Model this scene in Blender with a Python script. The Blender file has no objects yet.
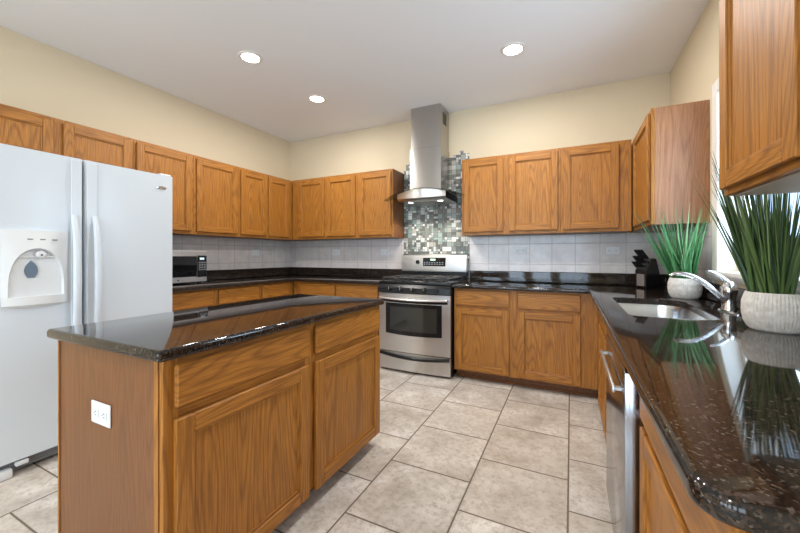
import bpy, bmesh, math, random
from mathutils import Vector, Matrix
random.seed(7)
scene = bpy.context.scene
col = scene.collection
PI = math.pi

# ------------------------------------------------------------------ room numbers (metres)
W, H, YF = 4.40, 2.785, -6.6          # right wall, ceiling, wall behind the viewer
C, CT = 0.895, 0.035                  # worktop height and thickness
UB, UT = 1.372, 2.1475                # wall cabinets: underside and top
UF, BF, BR = 0.305, 0.60, 0.59                  # cabinet depths (face frame)
CD = 0.657                            # worktop depth

# ------------------------------------------------------------------ camera
cam_d = bpy.data.cameras.new('camera')
cam = bpy.data.objects.new('camera', cam_d)
col.objects.link(cam)
cam.location = (3.613, -3.819, 1.1655)
cam.rotation_euler = (PI / 2, 0, 0.4543)
cam_d.sensor_width = 36
cam_d.lens = 350.0 / 800 * 36
cam_d.shift_y = -11.0 / 800
cam_d.clip_start = 0.02
scene.camera = cam

# ------------------------------------------------------------------ world, light, exposure
scene.view_settings.view_transform = 'Standard'
scene.view_settings.look = 'None'
scene.view_settings.gamma = 1
scene.view_settings.use_curve_mapping = False
scene.view_settings.exposure = 0.60
world = bpy.data.worlds.new('sky')
scene.world = world
world.use_nodes = True
wb = world.node_tree.nodes['Background']
wb.inputs[0].default_value = (0.50, 0.72, 1.0, 1)
wb.inputs[1].default_value = 1.6


def area(name, loc, rot, sx, sy, watts, color, shape='RECTANGLE', spread=PI):
    d = bpy.data.lights.new(name, 'AREA')
    d.shape = shape
    d.size = sx
    d.size_y = sy
    d.energy = watts
    d.color = color
    d.spread = spread
    o = bpy.data.objects.new(name, d)
    col.objects.link(o)
    o.location = loc
    o.rotation_euler = rot
    return o


FRONT_WINDOWS = [(0.35, 1.05), (1.2, 1.76), (1.9, 2.45), (2.6, 3.15), (3.3, 4.05)]
for i, (a, b) in enumerate(FRONT_WINDOWS):     # daylight in the windows of the wall behind the viewer
    area('window_daylight', ((a + b) / 2, YF - 0.14, 1.3), (PI / 2, 0, 0), b - a, 1.9, 16, (0.70, 0.85, 1.0))
area('window_daylight', (W + 0.30, -1.61, 1.62), (0, PI / 2, 0), 1.1, 0.85, 21, (0.62, 0.81, 1.0))
CANS = [(1.264, -1.788), (1.26, -0.951), (3.205, -0.964), (3.205, -1.80), (1.26, -4.3), (3.2, -4.3), (2.2, -5.6)]  # last three are unseen, added behind the viewer for more light
CAN_W = 10.5

# ------------------------------------------------------------------ node helpers
def new_mat(name):
    m = bpy.data.materials.new(name)
    m.use_nodes = True
    nt = m.node_tree
    return m, nt, nt.nodes['Principled BSDF']


def srgb(r, g, b):
    f = lambda c: (c / 255 / 12.92) if c / 255 <= .04045 else ((c / 255 + .055) / 1.055) ** 2.4
    return (f(r), f(g), f(b), 1)


class NT:
    def __init__(self, nt):
        self.nt = nt

    def n(self, t, **kw):
        x = self.nt.nodes.new(t)
        for k, v in kw.items():
            setattr(x, k, v)
        return x

    def l(self, a, b):
        self.nt.links.new(a, b)

    def math(self, op, a, b=None):
        x = self.n('ShaderNodeMath', operation=op)
        for i, v in enumerate((a, b)):
            if v is None:
                continue
            if isinstance(v, (int, float)):
                x.inputs[i].default_value = v
            else:
                self.l(v, x.inputs[i])
        return x.outputs[0]

    def mix(self, f, a, b):
        x = self.n('ShaderNodeMix', data_type='RGBA')
        for i, v in ((0, f), (6, a), (7, b)):
            if isinstance(v, (int, float)):
                x.inputs[i].default_value = v
            elif isinstance(v, tuple):
                x.inputs[i].default_value = v
            else:
                self.l(v, x.inputs[i])
        return x.outputs[2]

    def ramp(self, f, stops):
        x = self.n('ShaderNodeValToRGB')
        e = x.color_ramp.elements
        while len(e) < len(stops):
            e.new(0.5)
        for s, (p, c) in zip(e, stops):
            s.position = p
            s.color = c if len(c) == 4 else (*c, 1)
        self.l(f, x.inputs[0])
        return x.outputs[0]

    def noise(self, vec, scale, detail=2, rough=.5):
        x = self.n('ShaderNodeTexNoise')
        x.inputs['Scale'].default_value = scale
        x.inputs['Detail'].default_value = detail
        x.inputs['Roughness'].default_value = rough
        self.l(vec, x.inputs['Vector'])
        return x.outputs['Fac']

    def scale(self, vec, s):
        x = self.n('ShaderNodeVectorMath', operation='MULTIPLY')
        self.l(vec, x.inputs[0])
        x.inputs[1].default_value = s
        return x.outputs[0]

    def bump(self, h, strength, dist, bsdf):
        x = self.n('ShaderNodeBump')
        x.inputs['Strength'].default_value = strength
        x.inputs['Distance'].default_value = dist
        self.l(h, x.inputs['Height'])
        self.l(x.outputs[0], bsdf.inputs['Normal'])


def plain(name, color, rough=.5, metal=0.0, spec=.5, coat=0):
    m, nt, b = new_mat(name)
    b.inputs['Base Color'].default_value = color
    b.inputs['Roughness'].default_value = rough
    b.inputs['Metallic'].default_value = metal
    b.inputs['Specular IOR Level'].default_value = spec
    b.inputs['Coat Weight'].default_value = coat
    return m


def oak(name, axis, light, dark, ringy=1.0, rough=.42):
    """honey oak with its grain running along the given axis"""
    m, nt, b = new_mat(name)
    t = NT(nt)
    tc = t.n('ShaderNodeTexCoord').outputs['Object']
    oi = t.n('ShaderNodeObjectInfo').outputs['Random']
    off = t.n('ShaderNodeVectorMath', operation='ADD')
    t.l(tc, off.inputs[0])
    sh = t.n('ShaderNodeCombineXYZ')
    k = t.math('MULTIPLY', oi, 17.0)
    for i in range(3):
        t.l(k, sh.inputs[i])
    t.l(sh.outputs[0], off.inputs[1])
    v = off.outputs[0]

    def st(across, along):
        s = [across] * 3
        s['XYZ'.index(axis)] = along
        return t.scale(v, tuple(s))
    big = t.noise(st(6.0, .55), 1.0, 1.0, .4)             # contour lines of a stretched noise = cathedral figure
    rings = t.math('SINE', t.math('MULTIPLY', big, 170.0))
    rings = t.math('MULTIPLY', t.math('ADD', rings, 1.0), .5)
    rings = t.math('POWER', rings, 3.0)
    fine = t.noise(st(230, 7.0), 1.0, 3, .7)
    pore = t.ramp(fine, [(.36, (0, 0, 0)), (.58, (1, 1, 1))])
    tone = t.noise(st(9, .9), 1.0, 2, .5)
    c1 = t.mix(tone, tuple(list(x * .88 for x in light[:3]) + [1]), tuple(list(min(1, x * 1.12) for x in light[:3]) + [1]))
    c2 = t.mix(t.math('MULTIPLY', rings, .42 * ringy), c1, dark)
    c3 = t.mix(t.math('MULTIPLY', t.math('SUBTRACT', 1.0, pore), .50), c2, dark)
    t.l(c3, b.inputs['Base Color'])
    b.inputs['Roughness'].default_value = rough
    b.inputs['Specular IOR Level'].default_value = .4
    t.bump(pore, .12, .002, b)
    return m


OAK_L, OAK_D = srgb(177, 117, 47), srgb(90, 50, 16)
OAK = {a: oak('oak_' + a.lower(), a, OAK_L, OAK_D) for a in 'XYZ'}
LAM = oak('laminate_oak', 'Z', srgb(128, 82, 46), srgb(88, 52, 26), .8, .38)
LAM_LIT = oak('lit_laminate_oak', 'Z', srgb(168, 122, 90), srgb(118, 76, 50), .9, .34)  # lighter copy of the laminate, window sheen put into its colour
TOE = oak('toe_oak', 'Z', srgb(120, 76, 42), srgb(80, 46, 22), .5, .5)

def granite():
    m, nt, b = new_mat('black_granite')
    t = NT(nt)
    tc = t.n('ShaderNodeTexCoord').outputs['Object']
    vo = t.n('ShaderNodeTexVoronoi')
    vo.inputs['Scale'].default_value = 260
    t.l(tc, vo.inputs['Vector'])
    sep = t.n('ShaderNodeSeparateColor')
    t.l(vo.outputs['Color'], sep.inputs[0])
    c = t.ramp(sep.outputs[0], [(0, (.006, .006, .006)), (.45, (.012, .010, .009)), (.62, (.030, .019, .013)), (.84, (.050, .030, .020)), (.95, (.07, .055, .044)), (1, (.13, .115, .10))])
    n = t.noise(tc, 14, 3, .6)
    c = t.mix(t.ramp(n, [(.42, (0, 0, 0)), (.62, (1, 1, 1))]), c, t.mix(.55, c, (.010, .008, .007, 1)))
    t.l(c, b.inputs['Base Color'])
    b.inputs['Roughness'].default_value = .05
    b.inputs['Specular IOR Level'].default_value = .45
    return m


GRANITE = granite()

def floor_mat():
    m, nt, b = new_mat('stone_tile_floor')
    t = NT(nt)
    pos = t.n('ShaderNodeTexCoord').outputs['Object']
    s = t.n('ShaderNodeSeparateXYZ')
    t.l(pos, s.inputs[0])
    T = .4545
    u = t.math('DIVIDE', t.math('SUBTRACT', s.outputs[0], 2.692 - T * 8), T)
    cu = t.math('FLOOR', u)
    par = t.math('MODULO', cu, 2.0)
    v = t.math('ADD', t.math('DIVIDE', t.math('ADD', s.outputs[1], 1.592 + T * 12), T), t.math('MULTIPLY', par, .47))
    cv = t.math('FLOOR', v)

    def edge(x):
        f = t.math('FRACT', x)
        return t.math('MINIMUM', f, t.math('SUBTRACT', 1.0, f))
    e = t.math('MINIMUM', edge(u), edge(v))
    tile = t.ramp(e, [(.006, (0, 0, 0)), (.012, (1, 1, 1))])
    cid = t.n('ShaderNodeCombineXYZ')
    t.l(cu, cid.inputs[0])
    t.l(cv, cid.inputs[1])
    wn = t.n('ShaderNodeTexWhiteNoise')
    t.l(cid.outputs[0], wn.inputs['Vector'])
    off = t.n('ShaderNodeVectorMath', operation='MULTIPLY_ADD')
    t.l(wn.outputs['Color'], off.inputs[0])
    off.inputs[1].default_value = (20, 20, 20)
    t.l(pos, off.inputs[2])
    nz = t.noise(off.outputs[0], 4.5, 6, .66)
    nf = t.noise(off.outputs[0], 34, 6, .75)
    c = t.ramp(nz, [(.30, srgb(160, 150, 140)), (.44, srgb(190, 182, 173)), (.55, srgb(206, 199, 191)), (.70, srgb(230, 225, 218))])
    c = t.mix(t.ramp(nf, [(.34, (.75, .75, .75)), (.52, (0, 0, 0))]), c, srgb(150, 136, 122))
    c = t.mix(t.math('MULTIPLY', wn.outputs['Value'], .22), c, srgb(184, 166, 142))
    c = t.mix(tile, srgb(104, 90, 76), c)
    t.l(c, b.inputs['Base Color'])
    t.l(t.ramp(tile, [(0, (.8, .8, .8)), (1, (.34, .34, .34))]), b.inputs['Roughness'])
    hgt = t.math('ADD', tile, t.math('MULTIPLY', nf, .12))
    t.bump(hgt, .5, .002, b)
    return m


def wall_tile():
    m, nt, b = new_mat('pale_wall_tile')
    t = NT(nt)
    pos = t.n('ShaderNodeNewGeometry').outputs['Position']
    s = t.n('ShaderNodeSeparateXYZ')
    t.l(pos, s.inputs[0])
    T = .209
    u = t.math('DIVIDE', t.math('ADD', t.math('SUBTRACT', s.outputs[0], s.outputs[1]), 10 * T - .108), T)
    v = t.math('DIVIDE', t.math('ADD', s.outputs[2], 10 * T - 1.285), T)

    def edge(x):
        f = t.math('FRACT', x)
        return t.math('MINIMUM', f, t.math('SUBTRACT', 1.0, f))
    e = t.math('MINIMUM', edge(u), edge(v))
    tile = t.ramp(e, [(.008, (0, 0, 0)), (.020, (1, 1, 1))])
    nz = t.noise(pos, 9, 4, .6)
    c = t.ramp(nz, [(.3, srgb(204, 197, 195)), (.7, srgb(222, 216, 213))])
    c = t.mix(tile, srgb(180, 174, 171), c)
    t.l(c, b.inputs['Base Color'])
    b.inputs['Roughness'].default_value = .16
    t.bump(tile, .4, .0015, b)
    return m


def mosaic():
    m, nt, b = new_mat('glass_mosaic')
    t = NT(nt)
    pos = t.n('ShaderNodeNewGeometry').outputs['Position']
    s = t.n('ShaderNodeSeparateXYZ')
    t.l(pos, s.inputs[0])

    def grid(sx, sz, seed):
        u = t.math('DIVIDE', t.math('ADD', s.outputs[0], 3.0), sx)
        v = t.math('DIVIDE', t.math('ADD', s.outputs[2], 3.0), sz)
        cid = t.n('ShaderNodeCombineXYZ')
        t.l(t.math('FLOOR', u), cid.inputs[0])
        t.l(t.math('FLOOR', v), cid.inputs[1])
        cid.inputs[2].default_value = seed
        w = t.n('ShaderNodeTexWhiteNoise')
        t.l(cid.outputs[0], w.inputs['Vector'])

        def edge(x, sz_):
            f = t.math('FRACT', x)
            return t.math('MULTIPLY', t.math('MINIMUM', f, t.math('SUBTRACT', 1.0, f)), sz_)
        return w.outputs['Value'], t.math('MINIMUM', edge(u, sx), edge(v, sz))
    U = .054
    vb, eb = grid(U, U, 1)
    vs, es = grid(U / 2, U / 2, 2)
    vh, eh = grid(U, U / 2, 3)
    vv, ev = grid(U / 2, U, 4)
    pick, _ = grid(U, U, 9)

    def sel(lo, hi):
        return t.math('MULTIPLY', t.math('GREATER_THAN', pick, lo), t.math('LESS_THAN', pick, hi))

    def lin(a, b_, c_, d_):
        r = None
        for val, (lo, hi) in ((a, (-1, .30)), (b_, (.30, .66)), (c_, (.66, .84)), (d_, (.84, 2))):
            p = t.math('MULTIPLY', val, sel(lo, hi))
            r = p if r is None else t.math('ADD', r, p)
        return r
    val, e = lin(vb, vs, vh, vv), lin(eb, es, eh, ev)
    x = t.n('ShaderNodeValToRGB')
    x.color_ramp.interpolation = 'CONSTANT'
    stops = [(0, srgb(96, 98, 92)), (.20, srgb(124, 126, 120)), (.40, srgb(140, 158, 152)), (.55, srgb(110, 116, 110)), (.66, srgb(190, 192, 188)), (.80, srgb(226, 226, 222)), (.92, srgb(164, 160, 152))]
    el = x.color_ramp.elements
    while len(el) < len(stops):
        el.new(.5)
    for q, (p, c) in zip(el, stops):
        q.position = p
        q.color = c
    t.l(val, x.inputs[0])
    tile = t.ramp(e, [(.0010, (0, 0, 0)), (.0018, (1, 1, 1))])
    t.l(t.mix(tile, srgb(88, 88, 84), x.outputs[0]), b.inputs['Base Color'])
    t.l(t.ramp(val, [(0, (.22, .22, .22)), (.6, (.3, .3, .3)), (.8, (.35, .35, .35))]), b.inputs['Roughness'])
    t.bump(tile, .6, .002, b)
    return m


def paint(name, color, rough=.85):
    m, nt, b = new_mat(name)
    t = NT(nt)
    pos = t.n('ShaderNodeTexCoord').outputs['Object']
    n = t.noise(pos, 160, 3, .6)
    b.inputs['Base Color'].default_value = color
    b.inputs['Roughness'].default_value = rough
    b.inputs['Specular IOR Level'].default_value = .25
    t.bump(n, .10, .001, b)
    return m


def steel(name, axis, base=(.60, .58, .56, 1), rough=.26, aniso=0.0):
    """brushed metal; a radial tangent stretches highlights up and down the sheet"""
    m, nt, b = new_mat(name)
    t = NT(nt)
    pos = t.n('ShaderNodeTexCoord').outputs['Object']
    s = [160.0] * 3
    s['XYZ'.index(axis)] = 2.0
    n = t.noise(t.scale(pos, tuple(s)), 1.0, 2, .6)
    b.inputs['Base Color'].default_value = base
    b.inputs['Metallic'].default_value = 1
    t.l(t.ramp(n, [(.2, (rough * .93,) * 3), (.8, (rough * 1.07,) * 3)]), b.inputs['Roughness'])
    if aniso:
        tg = t.n('ShaderNodeTangent', direction_type='RADIAL', axis='Z')
        t.l(tg.outputs[0], b.inputs['Tangent'])
        b.inputs['Anisotropic'].default_value = aniso
        b.inputs['Anisotropic Rotation'].default_value = ANISO_ROT
    return m


ANISO_ROT = 0.25


def thin_glass(name, tint=(1, 1, 1, 1), refl=.10):
    m = bpy.data.materials.new(name)
    m.use_nodes = True
    nt = m.node_tree
    nt.nodes.clear()
    t = NT(nt)
    o = t.n('ShaderNodeOutputMaterial')
    tr = t.n('ShaderNodeBsdfTransparent')
    tr.inputs[0].default_value = tint
    gl = t.n('ShaderNodeBsdfGlossy')
    gl.inputs['Roughness'].default_value = .02
    lw = t.n('ShaderNodeLayerWeight')
    lw.inputs[0].default_value = .3
    fac = t.math('ADD', t.math('MULTIPLY', t.math('POWER', lw.outputs['Facing'], 4.0), .5), .04)
    mx = t.n('ShaderNodeMixShader')
    t.l(fac, mx.inputs[0])
    t.l(tr.outputs[0], mx.inputs[1])
    t.l(gl.outputs[0], mx.inputs[2])
    t.l(mx.outputs[0], o.inputs[0])
    return m


def emit(name, color, s):
    m, nt, b = new_mat(name)
    b.inputs['Base Color'].default_value = (.8, .8, .8, 1)
    b.inputs['Emission Color'].default_value = color
    b.inputs['Emission Strength'].default_value = s
    return m


def blade_mat(name, stops):
    m, nt, b = new_mat(name)
    t = NT(nt)
    g = t.n('ShaderNodeNewGeometry').outputs['Random Per Island']
    t.l(t.ramp(g, stops), b.inputs['Base Color'])
    b.inputs['Roughness'].default_value = .45
    return m


def planter_mat():
    m, nt, b = new_mat('combed_ceramic')
    t = NT(nt)
    pos = t.n('ShaderNodeTexCoord').outputs['Object']
    n = t.noise(pos, 60, 3, .6)
    t.l(t.ramp(n, [(.3, srgb(196, 188, 178)), (.7, srgb(222, 216, 208))]), b.inputs['Base Color'])
    b.inputs['Roughness'].default_value = .7
    return m


M_WALL = paint('beige_wall_paint', srgb(220, 205, 177))
M_CEIL = paint('white_ceiling_paint', srgb(240, 240, 240))
M_FLOOR = floor_mat()
M_TILE = wall_tile()
M_MOSAIC = mosaic()
M_TRIM = plain('white_trim_paint', srgb(232, 228, 222), .4)
M_STEELZ = steel('brushed_steel_vertical', 'Z', (.46, .44, .42, 1), .22, .88)
M_STEELX = steel('brushed_steel_horizontal', 'X', (.60, .58, .56, 1), .30, .8)
M_STEELY = steel('brushed_steel_sideways', 'Y', (.36, .38, .42, 1), .16)
M_STEELL = steel('pale_steel', 'Y', (.66, .66, .66, 1), .38)
M_SINK = steel('sink_steel', 'Y', (.62, .63, .64, 1), .22)
M_CHROME = plain('chrome', (.75, .76, .78, 1), .06, 1)
M_BLACK = plain('black_enamel', (.010, .010, .011, 1), .22, 0, .3)
M_BLACKG = plain('black_glass', (.006, .006, .007, 1), .03)
M_IRON = plain('cast_iron', (.018, .018, .018, 1), .45)
M_WHITE = plain('white_enamel', srgb(208, 216, 223), .30)
M_WHITE2 = plain('white_plastic', srgb(220, 223, 224), .35)
M_GREYP = plain('grey_plastic', srgb(120, 124, 130), .45)
M_GAP = plain('dark_rubber', (.02, .02, .02, 1), .7)
M_DISP = emit('green_display', (.15, .9, .35, 1), .8)
M_BLUE = emit('blue_display', (.15, .55, .75, 1), .5)
M_LENS = emit('lamp_lens', (1, .95, .86, 1), 14)
M_HLENS = emit('hood_lamp_lens', (1, .95, .88, 1), 3)
M_GLASS = thin_glass('window_glass')
M_HOODGLASS = thin_glass('smoked_glass', (.70, .72, .69, 1))
M_BLADE1 = blade_mat('window_lit_blade', [(0, srgb(38, 84, 46)), (.4, srgb(62, 124, 70)), (.75, srgb(92, 156, 98)), (1, srgb(140, 174, 122))])  # grass green brightened, window light put into the colour
M_BLADE2 = blade_mat('backlit_blade', [(0, srgb(34, 52, 26)), (.5, srgb(60, 86, 42)), (.85, srgb(96, 122, 64)), (1, srgb(140, 158, 96))])  # same grass darkened, backlit shade put into the colour
M_POT = planter_mat()
M_SOIL = plain('dark_soil', (.02, .015, .01, 1), .9)
M_UNDER = plain('cabinet_underside', srgb(196, 188, 176), .6)

# ------------------------------------------------------------------ mesh helpers
class MB:
    def __init__(self):
        self.bm = bmesh.new()

    def _mat(self, fs, mi):
        for f in fs:
            f.material_index = mi

    def box(self, x0, x1, y0, y1, z0, z1, bev=0.0, mi=0, seg=1):
        r = bmesh.ops.create_cube(self.bm, size=1)
        vs = r['verts']
        for v in vs:
            v.co = Vector(((x0 + x1) / 2 + v.co.x * abs(x1 - x0), (y0 + y1) / 2 + v.co.y * abs(y1 - y0), (z0 + z1) / 2 + v.co.z * abs(z1 - z0)))
        fs = set(f for v in vs for f in v.link_faces)
        self._mat(fs, mi)
        if bev > 0:
            es = set(e for v in vs for e in v.link_edges)
            rr = bmesh.ops.bevel(self.bm, geom=list(es), offset=bev, segments=seg, profile=.5, affect='EDGES')
            self._mat(rr['faces'], mi)
        return self

    def prism(self, pts, axis, a, b, mi=0, bev=0):
        """extrude a 2-D outline (the other two axes in order) from a to b along axis"""
        def P(p, t):
            return {'X': (t, p[0], p[1]), 'Y': (p[0], t, p[1]), 'Z': (p[0], p[1], t)}[axis]
        va = [self.bm.verts.new(P(p, a)) for p in pts]
        vb = [self.bm.verts.new(P(p, b)) for p in pts]
        fs = [self.bm.faces.new(va), self.bm.faces.new(vb[::-1])]
        n = len(pts)
        for i in range(n):
            fs.append(self.bm.faces.new((va[i], vb[i], vb[(i + 1) % n], va[(i + 1) % n])))
        self._mat(fs, mi)
        if bev:
            es = set(e for f in fs for e in f.edges)
            rr = bmesh.ops.bevel(self.bm, geom=list(es), offset=bev, segments=2, profile=.5, affect='EDGES')
            self._mat(rr['faces'], mi)
        return self

    def lathe(self, prof, cx, cy, z0=0, seg=32, mi=0, wob=None):
        """profile of (radius, z) turned about a vertical axis"""
        rings = []
        for k, (r, z) in enumerate(prof):
            if r <= 1e-6:
                rings.append([self.bm.verts.new((cx, cy, z0 + z))])
            else:
                rg = []
                for i in range(seg):
                    rr = r + (wob(k, i) if wob else 0)
                    a = 2 * PI * i / seg
                    rg.append(self.bm.verts.new((cx + rr * math.cos(a), cy + rr * math.sin(a), z0 + z)))
                rings.append(rg)
        fs = []
        for a, b in zip(rings, rings[1:]):
            for i in range(seg):
                j = (i + 1) % seg
                if len(a) == 1 and len(b) == 1:
                    continue
                if len(a) == 1:
                    fs.append(self.bm.faces.new((a[0], b[j], b[i])))
                elif len(b) == 1:
                    fs.append(self.bm.faces.new((a[i], a[j], b[0])))
                else:
                    fs.append(self.bm.faces.new((a[i], a[j], b[j], b[i])))
        self._mat(fs, mi)
        return self

    def turned(self, prof, origin, axis, seg=24, mi=0):
        """profile of (radius, height) turned about any axis"""
        n0 = set(self.bm.verts)
        self.lathe(prof, 0, 0, 0, seg, mi)
        q = Vector((0, 0, 1)).rotation_difference(Vector(axis).normalized()).to_matrix().to_4x4()
        mt = Matrix.Translation(Vector(origin)) @ q
        for v in self.bm.verts:
            if v not in n0:
                v.co = mt @ v.co
        return self

    def tube(self, pts, rad, seg=12, mi=0, flat=1.0):
        pts = [Vector(p) for p in pts]
        n = len(pts)
        rads = rad if isinstance(rad, (list, tuple)) else [rad] * n
        t0 = (pts[1] - pts[0]).normalized()
        up = Vector((0, 0, 1)) if abs(t0.z) < .9 else Vector((0, 1, 0))
        side = t0.cross(up).normalized()
        rings = []
        for i in range(n):
            t = (pts[min(i + 1, n - 1)] - pts[max(i - 1, 0)]).normalized()
            side = (side - t * side.dot(t)).normalized()
            nor = side.cross(t).normalized()
            rings.append([self.bm.verts.new(pts[i] + (side * math.cos(a) + nor * math.sin(a) * flat) * rads[i]) for a in [2 * PI * k / seg for k in range(seg)]])
        fs = []
        for a, b in zip(rings, rings[1:]):
            for i in range(seg):
                j = (i + 1) % seg
                fs.append(self.bm.faces.new((a[i], a[j], b[j], b[i])))
        fs.append(self.bm.faces.new(rings[0][::-1]))
        fs.append(self.bm.faces.new(rings[-1]))
        self._mat(fs, mi)
        return self

    def build(self, name, mats, parent=None, smooth=True, origin=None):
        bm = self.bm
        bmesh.ops.recalc_face_normals(bm, faces=bm.faces[:])
        o_ = Vector(origin) if origin else (world_loc(parent) if parent else Vector((0, 0, 0)))
        for v in bm.verts:
            v.co -= o_
        me = bpy.data.meshes.new(name)
        bm.to_mesh(me)
        bm.free()
        if not isinstance(mats, (list, tuple)):
            mats = [mats]
        for m in mats:
            me.materials.append(m)
        if smooth:
            for p in me.polygons:
                p.use_smooth = True
            me.set_sharp_from_angle(angle=math.radians(35))
        o = bpy.data.objects.new(name, me)
        col.objects.link(o)
        if parent:
            o.parent = parent
        else:
            o.location = o_
        return o


def world_loc(o):
    v = Vector((0, 0, 0))
    while o:
        v += o.location
        o = o.parent
    return v


def tag(o, label, cat, group=None):
    o['label'] = label
    o['category'] = cat
    if group:
        o['group'] = group
    return o


def thing(name, loc, label, cat, group=None):
    o = bpy.data.objects.new(name, None)
    o.empty_display_size = .1
    col.objects.link(o)
    o.location = loc
    return tag(o, label, cat, group)


def struct(o):
    o['kind'] = 'structure'
    return o


def clone(o, parent=None):
    c = o.copy()
    col.objects.link(c)
    if parent:
        c.parent = parent
    for ch in list(o.children):
        clone(ch, c)
    return c


# ================================================================== ROOM
def box_struct(name, mat, *a):
    return struct(MB().box(*a).build(name, mat, None, False))


box_struct('floor', M_FLOOR, -.1, W + .1, YF - .1, .1, -.10, 0)
box_struct('ceiling', M_CEIL, -.1, W + .1, YF - .1, .1, H, H + .1)
box_struct('wall_left', M_WALL, -.12, 0, YF, 0, 0, H)
box_struct('wall_back', M_WALL, -.12, W + .12, 0, .12, 0, H)
# right wall with the window opening over the sink
WY0, WY1, WZ0, WZ1 = -2.07, -1.165, 1.078, 2.12
wr = MB()
wr.box(W, W + .14, YF, WY0, 0, H).box(W, W + .14, WY1, 0, 0, H)
wr.box(W, W + .14, WY0, WY1, 0, WZ0).box(W, W + .14, WY0, WY1, WZ1, H)
struct(wr.build('wall_right', M_WALL, None, False))
# wall behind the viewer with its row of windows
wf = MB()
xs = [-.12]
for a, b in FRONT_WINDOWS:
    xs += [a, b]
xs.append(W + .12)
for i in range(0, len(xs), 2):
    wf.box(xs[i], xs[i + 1], YF - .12, YF, 0, H)
for a, b in FRONT_WINDOWS:
    wf.box(a, b, YF - .12, YF, 0, .32).box(a, b, YF - .12, YF, 2.28, H)
struct(wf.build('wall_front', M_WALL, None, False))
for i, (a, b) in enumerate(FRONT_WINDOWS):
    f = MB()
    t_ = .045
    y0, y1 = YF - .10, YF - .04
    f.box(a, a + t_, y0, y1, .32, 2.28).box(b - t_, b, y0, y1, .32, 2.28)
    f.box(a + t_, b - t_, y0, y1, .32, .32 + t_).box(a + t_, b - t_, y0, y1, 2.28 - t_, 2.28).box(a + t_, b - t_, y0, y1, 1.28, 1.32)
    fo = struct(f.build('window_%d' % (i + 2), M_TRIM, None, False))
    MB().box(a + t_, b - t_, YF - .072, YF - .068, .32 + t_, 2.28 - t_).build('glass_pane', M_GLASS, fo, False)

# kitchen window: casing, stool, apron, sash, pane
wn = MB()
CX0 = W - .022
wn.box(CX0, W - .001, WY1, WY1 + .075, WZ0 - .0, WZ1 + .075, .004)
wn.box(CX0, W - .001, WY0 - .075, WY0, WZ0 - .0, WZ1 + .075, .004)
wn.box(CX0, W - .001, WY0, WY1, WZ1, WZ1 + .075, .004)
win = struct(wn.build('window_1', M_TRIM, None, False))
s_ = MB()
s_.box(W - .050, W + .074, WY0 - .10, WY1 + .105, WZ0 - .028, WZ0 - .0005, .006, 0, 2)
s_.build('window_sill', M_TRIM, win)
s_ = MB()
s_.prism([(W - .018, WZ0 - .0585), (W - .001, WZ0 - .0585), (W - .001, WZ0 - .029), (W - .04, WZ0 - .029), (W - .038, WZ0 - .036), (W - .03, WZ0 - .046)], 'Y', WY0 - .085, WY1 + .105)
s_.build('apron', M_TRIM, win)
for y0, y1, z0, z1 in ((WY1 - .012, WY1 - .0005, WZ0 + .0005, WZ1 - .0005), (WY0 + .0005, WY0 + .012, WZ0 + .0005, WZ1 - .0005), (WY0 + .0125, WY1 - .0125, WZ1 - .012, WZ1 - .0005)):
    MB().box(W - .02, W + .074, y0, y1, z0, z1).build('jamb', M_TRIM, win, False)
s_ = MB()
xa, xb = W + .075, W + .115
for y0, y1, z0, z1 in ((WY0, WY0 + .05, WZ0, WZ1), (WY1 - .05, WY1, WZ0, WZ1), (WY0 + .05, WY1 - .05, WZ0, WZ0 + .06), (WY0 + .05, WY1 - .05, WZ1 - .05, WZ1), (WY0 + .05, WY1 - .05, 1.58, 1.62)):
    s_.box(xa, xb, y0, y1, z0, z1, .004)
s_.build('window_frame', M_TRIM, win, False)
MB().box(W + .093, W + .097, WY0 + .05, WY1 - .05, WZ0 + .06, WZ1 - .05).build('glass_pane', M_GLASS, win, False)

# ================================================================== CABINETS
def mapper(face, p):
    """(u0,u1,z0,z1,d0,d1) -> box numbers; d is distance out from plane p"""
    def f(u0, u1, z0, z1, d0, d1):
        if face == '+X':
            return (p + d0, p + d1, u0, u1, z0, z1)
        if face == '-X':
            return (p - d1, p - d0, u0, u1, z0, z1)
        return (u0, u1, p - d1, p - d0, z0, z1)
    return f


def grain(face):
    return 'X' if face == '-Y' else 'Y'


def bxm(mb, b, bev=0, mi=0):
    mb.box(min(b[0], b[1]), max(b[0], b[1]), min(b[2], b[3]), max(b[2], b[3]), b[4], b[5], bev, mi)


def cab_door(root, face, p, u0, u1, z0, z1, name='door'):
    mp = mapper(face, p)
    w = .058
    m = MB()
    g = .001
    bxm(m, mp(u0, u0 + w, z0, z1, g, .020), .003, 0)
    bxm(m, mp(u1 - w, u1, z0, z1, g, .020), .003, 0)
    bxm(m, mp(u0 + w, u1 - w, z0, z0 + w, g, .0198), .003, 1)
    bxm(m, mp(u0 + w, u1 - w, z1 - w, z1, g, .0198), .003, 1)
    # moulded inner edge, stepping down to the panel
    e = .009
    for b in ((u0 + w, u0 + w + e, z0 + w, z1 - w), (u1 - w - e, u1 - w, z0 + w, z1 - w)):
        bxm(m, mp(*b, g, .0125), .002, 0)
    for b in ((u0 + w + e, u1 - w - e, z0 + w, z0 + w + e), (u0 + w + e, u1 - w - e, z1 - w - e, z1 - w)):
        bxm(m, mp(*b, g, .0125), .002, 1)
    d = m.build(name, [OAK['Z'], OAK[grain(face)]], root, False)
    q = MB()
    bxm(q, mp(u0 + w + e, u1 - w - e, z0 + w + e, z1 - w - e, g, .0065))
    q.build('panel', OAK['Z'], d, False)
    return d


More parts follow.
